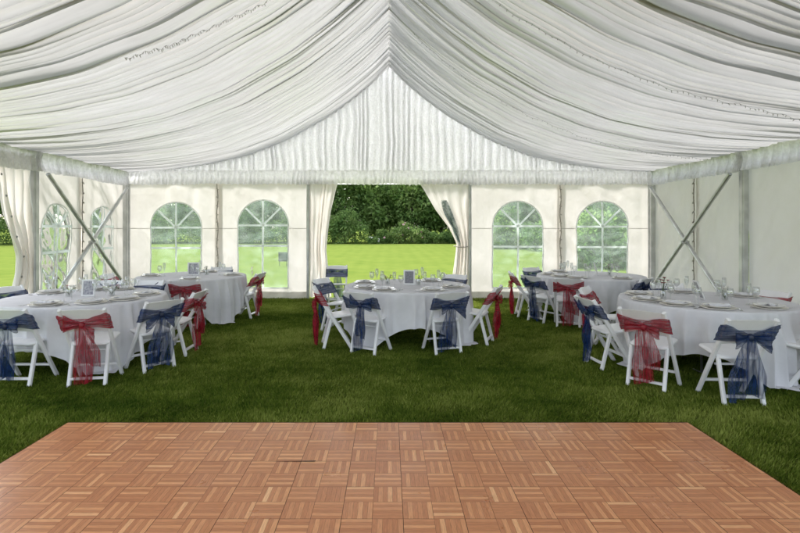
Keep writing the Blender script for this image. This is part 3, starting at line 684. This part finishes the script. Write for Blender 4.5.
# chairs: table, place, sash colour, x, y, facing (dx, dy)
CH = [
    ('NL', 'front left', 'navy', -3.80, 5.20, (0.0, 1)), ('NL', 'front', 'red', -3.08, 5.21, (-.16, 1)), ('NL', 'front right', 'navy', -2.70, 5.72, (-.80, .62)),
    ('NL', 'right', 'red', -2.68, 6.40, (-1, .02)), ('NL', 'rear right', 'navy', -3.68, 7.42, (-.08, -1)), ('NL', 'rear', 'navy', -4.28, 7.45, (.2, -1)), ('NL', 'rear left', 'navy', -5.0, 6.75, (.9, -.35)),
    ('FL', 'front', 'red', -3.20, 7.98, (-.12, 1)), ('FL', 'right', 'red', -2.56, 8.98, (-1, .12)), ('FL', 'left', 'red', -4.66, 8.75, (1, .1)), ('FL', 'rear', 'navy', -3.45, 10.05, (0, -1)),
    ('CT', 'left', 'red', -.74, 6.78, (1, .18)), ('CT', 'front left', 'navy', -.26, 6.48, (.48, .88)), ('CT', 'front right', 'navy', .71, 6.48, (-.30, .95)), ('CT', 'right', 'red', 1.26, 6.98, (-.92, .40)),
    ('CT', 'rear left', 'navy', -.84, 7.86, (1, -.42)), ('CT', 'rear right', 'navy', 1.0, 8.42, (-.55, -.83)),
    ('FR', 'left', 'red', 2.48, 9.10, (1, -.12)), ('FR', 'front left', 'navy', 2.62, 8.56, (.86, .5)), ('FR', 'front', 'red', 2.93, 8.18, (.32, .95)), ('FR', 'front right', 'navy', 3.94, 8.17, (-.65, .76)), ('FR', 'rear left', 'navy', 3.02, 9.95, (.5, -.86)),
    ('NR', 'front left', 'red', 2.66, 5.08, (.72, .70)), ('NR', 'front', 'navy', 3.21, 4.66, (.06, 1)), ('NR', 'front right', 'red', 4.22, 4.92, (-.66, .75)), ('NR', 'left', 'navy', 2.52, 5.80, (1, .12)),
    ('NR', 'rear left', 'red', 2.86, 6.62, (.82, -.57)), ('NR', 'rear right', 'red', 4.66, 6.32, (-.92, -.30)), ('NR', 'rear', 'navy', 3.98, 7.0, (-.2, -1)),
]
cproto = None; cnt = {}
def place_chair(x, y, rz, label, slabel, col, scale=1):
    global cproto
    o = make_chair() if cproto is None else copy_tree(cproto); cproto = cproto or o
    o.location = (x, y, .0); o.rotation_euler = (0, 0, rz); tag(o, label, 'chair', 'white folding chairs around the tables')
    v = cnt.get(col, 0) % 8; cnt[col] = cnt.get(col, 0) + 1
    if (col, v) not in SASH: s = SASH[(col, v)] = make_sash(col, v)
    else: s = copy_tree(SASH[(col, v)])
    s.location = (x, y, 0); s.rotation_euler = (0, 0, rz); tag(s, slabel, 'chair sash', f'{col} organza sashes tied on chairs')
for tk, pos, col, x, y, (dx, dy) in CH:
    nm = TABLES[tk][0]; place_chair(x, y, math.atan2(-dx, dy), f'white folding chair with {col} sash at the {pos} of the {nm}', f'sheer {col} sash bow tied on the {pos} chair of the {nm}', col)
place_chair(-1.10, 10.45, PI + .05, 'white folding chair standing alone in the doorway, its navy sash towards the lawn', 'sheer navy sash on the lone chair standing in the doorway', 'navy')

# ------------------------------------------------------------------ tableware
def proto_plate():
    root = empty('dinner_plate'); b = MB(); b.lathe([(0, .004), (.150, .004), (.168, .014), (.167, .017), (.148, .009), (0, .007)], 32); b.build('charger', M['charger'], root)
    b = MB(); b.lathe([(0, .010), (.090, .011), (.143, .034), (.146, .038), (.139, .036), (.088, .016), (0, .015)], 32); b.build('plate', M['china'], root); return root
def napkin_mesh(v):
    r = random.Random(v); b = MB(); n = 16; A, Bq = np.meshgrid(np.linspace(-1, 1, n), np.linspace(-1, 1, n), indexing='ij')
    z = .016 + .020 * np.exp(-(Bq * 1.6) ** 2) + .010 * n2(A, Bq, 600 + v, .4, .35); z = np.maximum(z, .016); wq = .05 + .02 * A ** 2
    P = np.stack([A * .10, Bq * wq, z], -1); b.grid(P); b.grid(P[::-1] * np.array([1, 1, 0]) + np.array([0, 0, .0145])); return b.mesh('napkin', M['napkin_w'])
NAP = [napkin_mesh(i) for i in range(4)]
def wine_mesh(k=1.0):
    b = MB(); b.lathe([(.0, .002), (.034, .003), (.030, .006), (.006, .012), (.004, .03), (.004, .085), (.010, .095), (.030, .112), (.038, .14), (.036, .168), (.030, .195), (.0285, .195), (.034, .168), (.036, .14), (.028, .114), (0, .100)], 20); return b.mesh('wine_glass', M['glass'])
def flute_mesh():
    b = MB(); b.lathe([(.0, .002), (.030, .003), (.027, .006), (.005, .012), (.0038, .03), (.0038, .095), (.012, .11), (.023, .15), (.025, .19), (.021, .235), (.0198, .235), (.0235, .19), (.0215, .15), (0, .113)], 18); return b.mesh('champagne_flute', M['glass'])
WG, FLU = wine_mesh(), flute_mesh()
kb = MB(); kb.beam((0, -.11, .003), (0, .0, .003), .012, .006, ch=.3); kb.add([(-.009, 0, .003), (.009, 0, .003), (.009, .09, .003), (-.004, .11, .003), (-.009, .09, .003)], [(0, 1, 2, 3, 4)]); KN = kb.mesh('knife', M['silver'], False)
fb = MB(); fb.beam((0, -.10, .003), (0, .045, .004), .008, .004, ch=.3); fb.add([(-.004, .045, .005), (.004, .045, .005), (.012, .06, .006), (-.012, .06, .006)], [(0, 1, 2, 3)])
for dx in (-.010, -.0033, .0033, .010): fb.beam((dx, .06, .006), (dx, .10, .008), .0035, .002, ch=.2)
FK = fb.mesh('fork', M['silver'], False)
pproto = None
def inst(name, me, x, y, z, rz, label, cat, group):
    o = link(name, me); o.location = (x, y, z); o.rotation_euler = (0, 0, rz); return tag(o, label, cat, group)
ZT = TZ + .002
for i, (tk, pos, col, cx, cy_, _) in enumerate(CH):
    nm, tx, ty, r0, _r = TABLES[tk]; d = Vector((cx - tx, cy_ - ty)); d.normalize(); t_ = Vector((-d.y, d.x)); ang = math.atan2(d.y, d.x) + PI / 2
    W = lambda rad, lat: (tx + d.x * rad + t_.x * lat, ty + d.y * rad + t_.y * lat)
    px, py = W(.70, rnd.uniform(-.02, .02))
    o = proto_plate() if pproto is None else copy_tree(pproto); pproto = pproto or o
    o.location = (px, py, ZT); tag(o, f'white dinner plate on gold charger at the {pos} place of the {nm}', 'plate', f'plates on the {nm}')
    inst('napkin', NAP[i % 4], px, py, ZT + .012, ang + rnd.uniform(-.4, .4), f'folded white napkin on the plate at the {pos} place of the {nm}', 'napkin', f'napkins on the {nm}')
    x, y = W(.50, .15 + rnd.uniform(-.03, .03)); inst('wine_glass', WG, x, y, ZT, rnd.uniform(0, 6), f'clear wine glass at the {pos} place of the {nm}', 'wine glass', f'glasses on the {nm}')
    x, y = W(.46, .05 + rnd.uniform(-.03, .03)); inst('champagne_flute', FLU, x, y, ZT, rnd.uniform(0, 6), f'slim champagne flute at the {pos} place of the {nm}', 'champagne flute', f'flutes on the {nm}')
    if tk in ('NL', 'NR', 'CT'):
        x, y = W(.71, .20); inst('knife', KN, x, y, ZT, ang + PI, f'steel knife beside the plate at the {pos} place of the {nm}', 'knife', f'cutlery on the {nm}')
        x, y = W(.71, -.20); inst('fork', FK, x, y, ZT, ang + PI, f'steel fork beside the plate at the {pos} place of the {nm}', 'fork', f'cutlery on the {nm}')

# centrepieces
def card_frame(x, y, rz, label, w=.15, h=.19, dark=False, tilt=.12, z=0):
    root = empty('picture_frame', (x, y, ZT + z), rz); root.rotation_euler = (-tilt, 0, rz); tag(root, label, 'picture frame', 'framed cards on the tables')
    b = MB(); t_ = .022
    for p, q, ww in (((-w / 2, 0, t_ / 2), (w / 2, 0, t_ / 2), 0), ((-w / 2, 0, h - t_ / 2), (w / 2, 0, h - t_ / 2), 0), ((-w / 2 + t_ / 2, .0004, 0.001), (-w / 2 + t_ / 2, .0004, h - .001), 1), ((w / 2 - t_ / 2, .0004, .001), (w / 2 - t_ / 2, .0004, h - .001), 1)):
        b.beam(p, q, .014 if not ww else t_, t_ if not ww else .0146, up=(0, 0, 1) if not ww else (0, 1, 0))
    b.build('frame', M['frame'], root, False)
    b = MB(); b.beam((0, .002, t_ - .002), (0, .002, h - t_ + .002), w - 2 * t_ + .004, .004, up=(0, 1, 0), ch=.05); b.build('card', M['card_dark' if dark else 'card'], root, False)
    b = MB(); b.beam((0, .01, h * .6), (0, .075, .006), .03, .005, up=(0, 1, 0)); b.build('strut', M['frame'], root, False)
card_frame(-3.72, 6.18, .1, 'white framed card with grey print standing at centre of the near left table', .16, .21)
card_frame(.30, 7.45, -.12, 'grey framed card standing at the middle of the centre table', .17, .22, True)
card_frame(-3.50, 8.95, .25, 'white framed card standing at the middle of the far left table', .20, .23)
card_frame(3.72, 8.9, 1.15, 'framed card turned aslant among glasses of the far right table', .16, .24, False, .3)
card_frame(3.72, 5.92, 1.36, 'white framed card seen edge on, leaning on the near right table', .14, .24, False, .38)

def posy(x, y, label, mats, n, hgt, seed, jar=True, spread=.06, head=.017):
    r = random.Random(seed); root = empty('flower_posy', (x, y, ZT)); tag(root, label, 'flowers', 'small flower posies on the tables')
    if jar:
        b = MB(); b.lathe([(0, .002), (.030, .002), (.034, .01), (.034, .075), (.028, .088), (.030, .095), (.028, .095), (.026, .086), (.031, .074), (.031, .01), (0, .006)], 18); b.build('jar', M['glass'], root)
    heads = []
    s = MB()
    for k_ in range(n):
        a, q = r.uniform(0, 6.28), spread * r.random() ** .5; z = hgt * r.uniform(.75, 1.05); top_ = Vector((math.cos(a) * q, math.sin(a) * q, z)); s.tube([(0, 0, .01), tuple(top_ * .5 + Vector((0, 0, .02))), tuple(top_)], .0022, 5)
        lf = top_ * .72; s.add([lf, lf + Vector((.02 * math.cos(a + 1), .02 * math.sin(a + 1), .012)), lf + Vector((.035 * math.cos(a + .7), .035 * math.sin(a + .7), .02)), lf + Vector((.018 * math.cos(a + .3), .018 * math.sin(a + .3), .004))], [(0, 1, 2, 3)]); heads.append(top_)
    s.build('stems', M['stem'], root)
    for k_, tp_ in enumerate(heads):
        b = MB()
        for ring, (np_, rr, op) in enumerate(((5, head * .55, .35), (6, head, .9))):
            for j in range(np_):
                a = 2 * PI * j / np_ + ring * .5; c, s_ = math.cos(a), math.sin(a); w2 = rr * .55
                b.add([tp_, tp_ + Vector((c * rr * .6 - s_ * w2, s_ * rr * .6 + c * w2, rr * (1.1 - op))), tp_ + Vector((c * rr * (.5 + op * .6), s_ * rr * (.5 + op * .6), rr * (1.5 - op))), tp_ + Vector((c * rr * .6 + s_ * w2, s_ * rr * .6 - c * w2, rr * (1.1 - op)))], [(0, 1, 2, 3)])
        b.build('flower_head', M[mats[k_ % len(mats)]], root, False)
posy(3.30, 6.02, 'tall dark red rosebuds in a glass jar on the near right table', ['bloom_red'], 7, .24, 1, spread=.07, head=.020)
posy(-3.98, 6.22, 'low pink and white posy left of the framed card, near left table', ['bloom_pink', 'bloom_white'], 9, .13, 2, spread=.08)
posy(-3.48, 6.28, 'loose pink posy right of the framed card, near left table', ['bloom_pink', 'bloom_white', 'bloom_pink'], 9, .12, 3, spread=.09)
posy(.44, 7.42, 'small white posy right of the grey card, centre table', ['bloom_white'], 7, .15, 4)
posy(-.02, 7.5, 'small pale posy left of the grey card, centre table', ['bloom_white', 'bloom_pink'], 6, .13, 5)
posy(-3.28, 9.0, 'small white posy beside the card of the far left table', ['bloom_white'], 7, .15, 6)
posy(3.95, 8.95, 'white and pale posy beside the card of the far right table', ['bloom_white', 'bloom_pink'], 9, .17, 7, spread=.08)
posy(3.95, 5.88, 'white posy right of the leaning card, near right table', ['bloom_white'], 7, .16, 8, spread=.08)

# ------------------------------------------------------------------ garden
def crown_mesh(name, seed, blobs, n, size, mats):
    """leaf-sized faces spread through clustered clumps"""
    r = np.random.default_rng(seed); Bc = np.array([b_[:3] for b_ in blobs]); Br = np.array([b_[3] for b_ in blobs]); wts = Br ** 2 / np.sum(Br ** 2)
    sub = []                                                   # leaf clumps on each blob
    for c, rad in zip(Bc, Br):
        k_ = int(18 + 26 * rad); dv = r.normal(size=(k_, 3)); dv /= np.linalg.norm(dv, axis=1)[:, None]; dist = rad * r.uniform(.45, 1.08, k_) ** .6
        sub.append(np.column_stack([c + dv * dist[:, None] * np.array([1, 1, .9]), np.full(k_, rad * .24)]))
    sub = np.vstack(sub); ci = r.integers(0, len(sub), n); off = r.normal(size=(n, 3)) * sub[ci, 3][:, None] * np.array([1, 1, .7])
    P = sub[ci, :3] + off; P[:, 2] = np.maximum(P[:, 2], .05)
    sz = size * r.uniform(.6, 1.4, n); t1 = r.normal(size=(n, 3)); t1 /= np.linalg.norm(t1, axis=1)[:, None]; nn = r.normal(size=(n, 3)) + np.array([0, -.3, 1.2]); t2 = np.cross(nn, t1); t2 /= np.linalg.norm(t2, axis=1)[:, None]
    a, b_ = t1 * sz[:, None], t2 * sz[:, None] * .55
    V = np.stack([P - a, P + b_ * .9, P + a, P - b_ * .9], 1).reshape(-1, 3); me = fast_mesh(name, V, np.arange(4 * n).reshape(-1, 4), mats[0], False)
    for m_ in mats[1:]: me.materials.append(m_)
    if len(mats) > 1:
        cl = r.random(len(sub)); me.polygons.foreach_set('material_index', np.where(cl[ci] < .35, 1, 0).astype(np.int32))
    return me

def tree_proto(kind):
    r = random.Random(hash_seed[kind])
    if kind == 'tree_a': blobs = [(0, 0, 4.2, 2.3), (1.6, .3, 3.6, 1.8), (-1.7, -.2, 3.8, 1.9), (.3, -.5, 6.3, 1.9), (-.8, .4, 7.6, 1.3), (1.0, 0, 5.6, 1.5), (-.9, -.9, 2.3, 1.5), (1.1, -.8, 2.0, 1.4)]; return blobs, 9500, .18, ['leaf_dark', 'leaf_mid']
    if kind == 'tree_b': blobs = [(0, 0, 3.6, 2.0), (1.4, .3, 4.8, 1.6), (-1.3, 0, 5.0, 1.7), (.2, 0, 6.6, 1.7), (-1.6, -.6, 2.6, 1.4), (1.7, -.5, 2.8, 1.3), (0, -.8, 1.7, 1.4)]; return blobs, 9000, .18, ['leaf_mid', 'leaf_light']
    if kind == 'conifer': blobs = [(0, 0, 1.0, 1.7), (0, 0, 2.4, 1.5), (.1, 0, 3.8, 1.25), (0, 0, 5.2, 1.0), (0, 0, 6.6, .7), (0, 0, 7.8, .42)]; return blobs, 8000, .13, ['leaf_dark']
hash_seed = {'tree_a': 1, 'tree_b': 2, 'conifer': 3}
TP = {}
def add_tree(kind, x, y, sc, rz, label):
    nm = 'conifer' if kind == 'conifer' else 'tree'
    if kind not in TP:
        blobs, n, size, mt = tree_proto(kind); root = empty(nm); h = max(b_[2] for b_ in blobs)
        b = MB(); b.tube([(0, 0, -.05), (.04, .02, h * .3), (-.03, .03, h * .6), (0, 0, h * .95)], [.20, .15, .09, .02], 10)
        for bl in blobs[1:6]: b.tube([(0, .02, bl[2] * .5), (bl[0] * .5, bl[1] * .5, bl[2] * .78), bl[:3]], [.08, .05, .015], 6)
        b.build('trunk', M['bark'], root); link('crown', crown_mesh('crown', hash_seed[kind], blobs, n, size, [M[q] for q in mt]), root); TP[kind] = root; o = root
    else: o = copy_tree(TP[kind])
    o.location = (x, y, 0); o.scale = (sc, sc, sc * 1.0); o.rotation_euler = (0, 0, rz); tag(o, label, 'tree', 'trees along the garden edge')
# dense belt behind the lawn
TR = [('tree_a', -6.2, 56, 1.15, .3, 'dark broad tree behind the shrubs at the left of the doorway view'), ('tree_b', -2.2, 58, 1.2, 1.4, 'lighter leafy tree behind the tallest shrub in the doorway view'),
      ('tree_b', 2.6, 56.5, 1.1, 2.6, 'pale leaved tree in the middle of the doorway view'), ('tree_a', 6.0, 57.5, 1.2, 4.0, 'dark broad tree at the right of the doorway view'), ('conifer', 8.6, 55, 1.15, 0, 'dark conifer at the right edge of the doorway view'),
      ('tree_a', -11.5, 57, 1.25, 2.2, 'dark tree seen through the window left of the doorway'), ('tree_b', -16, 56, 1.1, .8, 'light tree seen between the two left back windows'), ('tree_a', -20.8, 57, 1.2, 5.0, 'dark tree seen through the left corner window'),
      ('tree_b', -26, 58, 1.3, 3.0, 'light tree behind the left corner post'), ('tree_a', -32, 56, 1.2, 1.0, 'dark tree seen through the left side windows'), ('tree_a', -38.5, 52, 1.15, .1, 'dark tree at the far left beyond the open bay'), ('tree_b', -45, 53, 1.2, 2.0, 'light tree farthest left beyond the open bay'),
      ('tree_a', 10.6, 43, 1.0, .5, 'dark tree seen through the window right of the doorway'), ('tree_b', 13.5, 38, .95, 1.9, 'light tree between the two right back windows'), ('tree_a', 10.3, 25.5, .62, 2.8, 'dark tree close behind the right corner window'),
      ('tree_a', 15.2, 29, .8, 4.4, 'dark tree behind the right corner post'), ('tree_b', 18.5, 33, .9, 5.5, 'light tree beyond the right wall'), ('tree_a', .2, 63, 1.45, 3.6, 'tall dark tree at the back of the doorway view')]
TR += [('tree_a', -52, 50, 1.25, 4.1, 'dark tree at the bend of the hedge line, beyond the open bay'), ('tree_b', -58, 44, 1.2, .6, 'light tree beyond the open bay, past the bend of the hedge line'), ('tree_a', -62, 36, 1.3, 2.9, 'dark tree far beyond the open bay on the left lawn edge'),
       ('tree_b', -65, 28, 1.25, 1.2, 'light tree far left of the marquee'), ('tree_a', -66, 19, 1.3, 5.2, 'dark tree farthest left of the marquee, level with the tables')]
for a_ in TR: add_tree(*a_)

BP = None
def shrub(x, y, blobs, n, size, mats, seed, label, blossom=None):
    root = empty('shrub', (x, y, 0)); tag(root, label, 'shrub', 'shrubs along the garden edge')
    link('foliage', crown_mesh('foliage', seed, blobs, n, size, [M[q] for q in mats]), root)
    b = MB()
    for k_ in range(6):
        bl = blobs[k_ % len(blobs)]; b.tube([(.15 * math.cos(k_), .15 * math.sin(k_), 0), (bl[0] * .5, bl[1] * .5, bl[2] * .6), (bl[0], bl[1], bl[2])], [.05, .035, .01], 6)
    b.build('stems', M['bark'], root)
    if blossom:
        mat, nb_ = blossom; r = np.random.default_rng(seed + 1)
        for _ in range(nb_):
            bl = blobs[int(r.integers(0, len(blobs)))]; a = r.uniform(PI, 2 * PI); e = r.uniform(-.1, 1.0); c = Vector((bl[0] + bl[3] * 1.08 * math.cos(a) * math.cos(e), bl[1] + bl[3] * 1.08 * math.sin(a) * math.cos(e), bl[2] + bl[3] * 1.0 * math.sin(e))); q = MB()
            for j in range(7):
                v = Vector(r.normal(size=3)).normalized() * .13; w2 = v.orthogonal().normalized() * .06; q.add([c, c + v * .6 + w2, c + v, c + v * .6 - w2], [(0, 1, 2, 3)])
            q.build('blossom', M[mat], root, False)
shrub(-4.6, 52, [(0, 0, 1.3, 1.4), (-1.5, .2, 1.1, 1.2), (1.4, 0, 1.2, 1.2), (.2, .3, 2.5, 1.1), (-1.0, .2, 2.1, .9)], 7000, .11, ['leaf_mid', 'leaf_light'], 31, 'big rounded mid green shrub at the left of the doorway view')
shrub(.9, 51.5, [(0, 0, .8, .9), (-1.5, .1, .7, .8), (1.5, 0, .9, .95), (2.6, .2, .7, .75), (.6, .3, 1.5, .8)], 6500, .10, ['leaf_light', 'leaf_mid'], 32, 'light green shrub with pink blossom in the middle of the doorway view', ('bloom_pink', 9))
shrub(4.6, 51.5, [(0, 0, .55, .6), (.9, .1, .6, .6), (-.8, .1, .5, .55)], 4000, .09, ['leaf_mid', 'leaf_light'], 33, 'low shrub at the right of the pink blossom shrub')
shrub(-1.75, 50.5, [(0, 0, .35, .38), (.4, 0, .3, .3)], 2000, .08, ['leaf_mid'], 34, 'small white flowering shrub at the lawn edge in the doorway view', ('bloom_white', 8))
shrub(7.0, 51, [(0, 0, .6, .65), (1.0, .1, .7, .7), (-.8, .2, .55, .6)], 4000, .09, ['leaf_dark', 'leaf_mid'], 35, 'dark low shrub under the conifer at the right of the doorway')
for i, (x, y, s_, lb) in enumerate([(-10, 52, 1.2, 'rounded shrub seen low in the window left of the doorway'), (-14.5, 52, 1.0, 'rounded shrub between the two left back windows'), (-19, 52.5, 1.25, 'rounded shrub seen low in the left corner window'), (-24.5, 52, 1.2, 'rounded shrub behind the left corner post'),
                                 (-30, 51, 1.2, 'rounded shrub seen low in the left side windows'), (-36, 49, 1.3, 'rounded shrub at the far left edge of the lawn'), (9.2, 39, 1.0, 'rounded shrub seen low in the window right of the doorway'), (11.8, 35, 1.0, 'rounded shrub between the two right back windows'),
                                 (8.4, 20.5, .72, 'rounded shrub low in the right corner window, nearest the wall'), (10.4, 20.0, .8, 'rounded shrub behind the right edge of the corner window'), (12.8, 21, .9, 'rounded shrub beyond the right corner post')]):
    shrub(x, y, [(0, 0, 1.2 * s_, 1.3 * s_), (-1.3 * s_, .2, 1.0 * s_, 1.1 * s_), (1.3 * s_, 0, 1.1 * s_, 1.1 * s_), (.1, .3, 2.2 * s_, 1.0 * s_)], 6000, .10, [('leaf_mid', 'leaf_light'), ('leaf_dark', 'leaf_mid'), ('leaf_light', 'leaf_mid')][i % 3], 40 + i, lb)

# little dark notice board on the lawn, seen through the window left of the doorway
sg = empty('notice_board', (-4.45, 21.0, 0)); tag(sg, 'small dark framed board on the lawn, seen through the window left of the doorway', 'notice board')
b = MB(); b.beam((-.17, 0, .22), (.17, 0, .22), .03, .05); b.beam((-.17, 0, .56), (.17, 0, .56), .03, .05); b.beam((-.17, .001, .2), (-.17, .001, .58), .05, .028, up=(0, 1, 0)); b.beam((.17, .001, .2), (.17, .001, .58), .05, .028, up=(0, 1, 0)); b.build('frame', M['sign'], sg, False)
b = MB(); b.beam((0, .004, .23), (0, .004, .55), .31, .01, up=(0, 1, 0)); b.build('panel', M['signface'], sg, False)
for sx in (-.15, .15):
    b = MB(); b.beam((sx, .02, 0), (sx, .02, .22), .025, .025, up=(0, 1, 0)); b.build('post', M['sign'], sg, False)
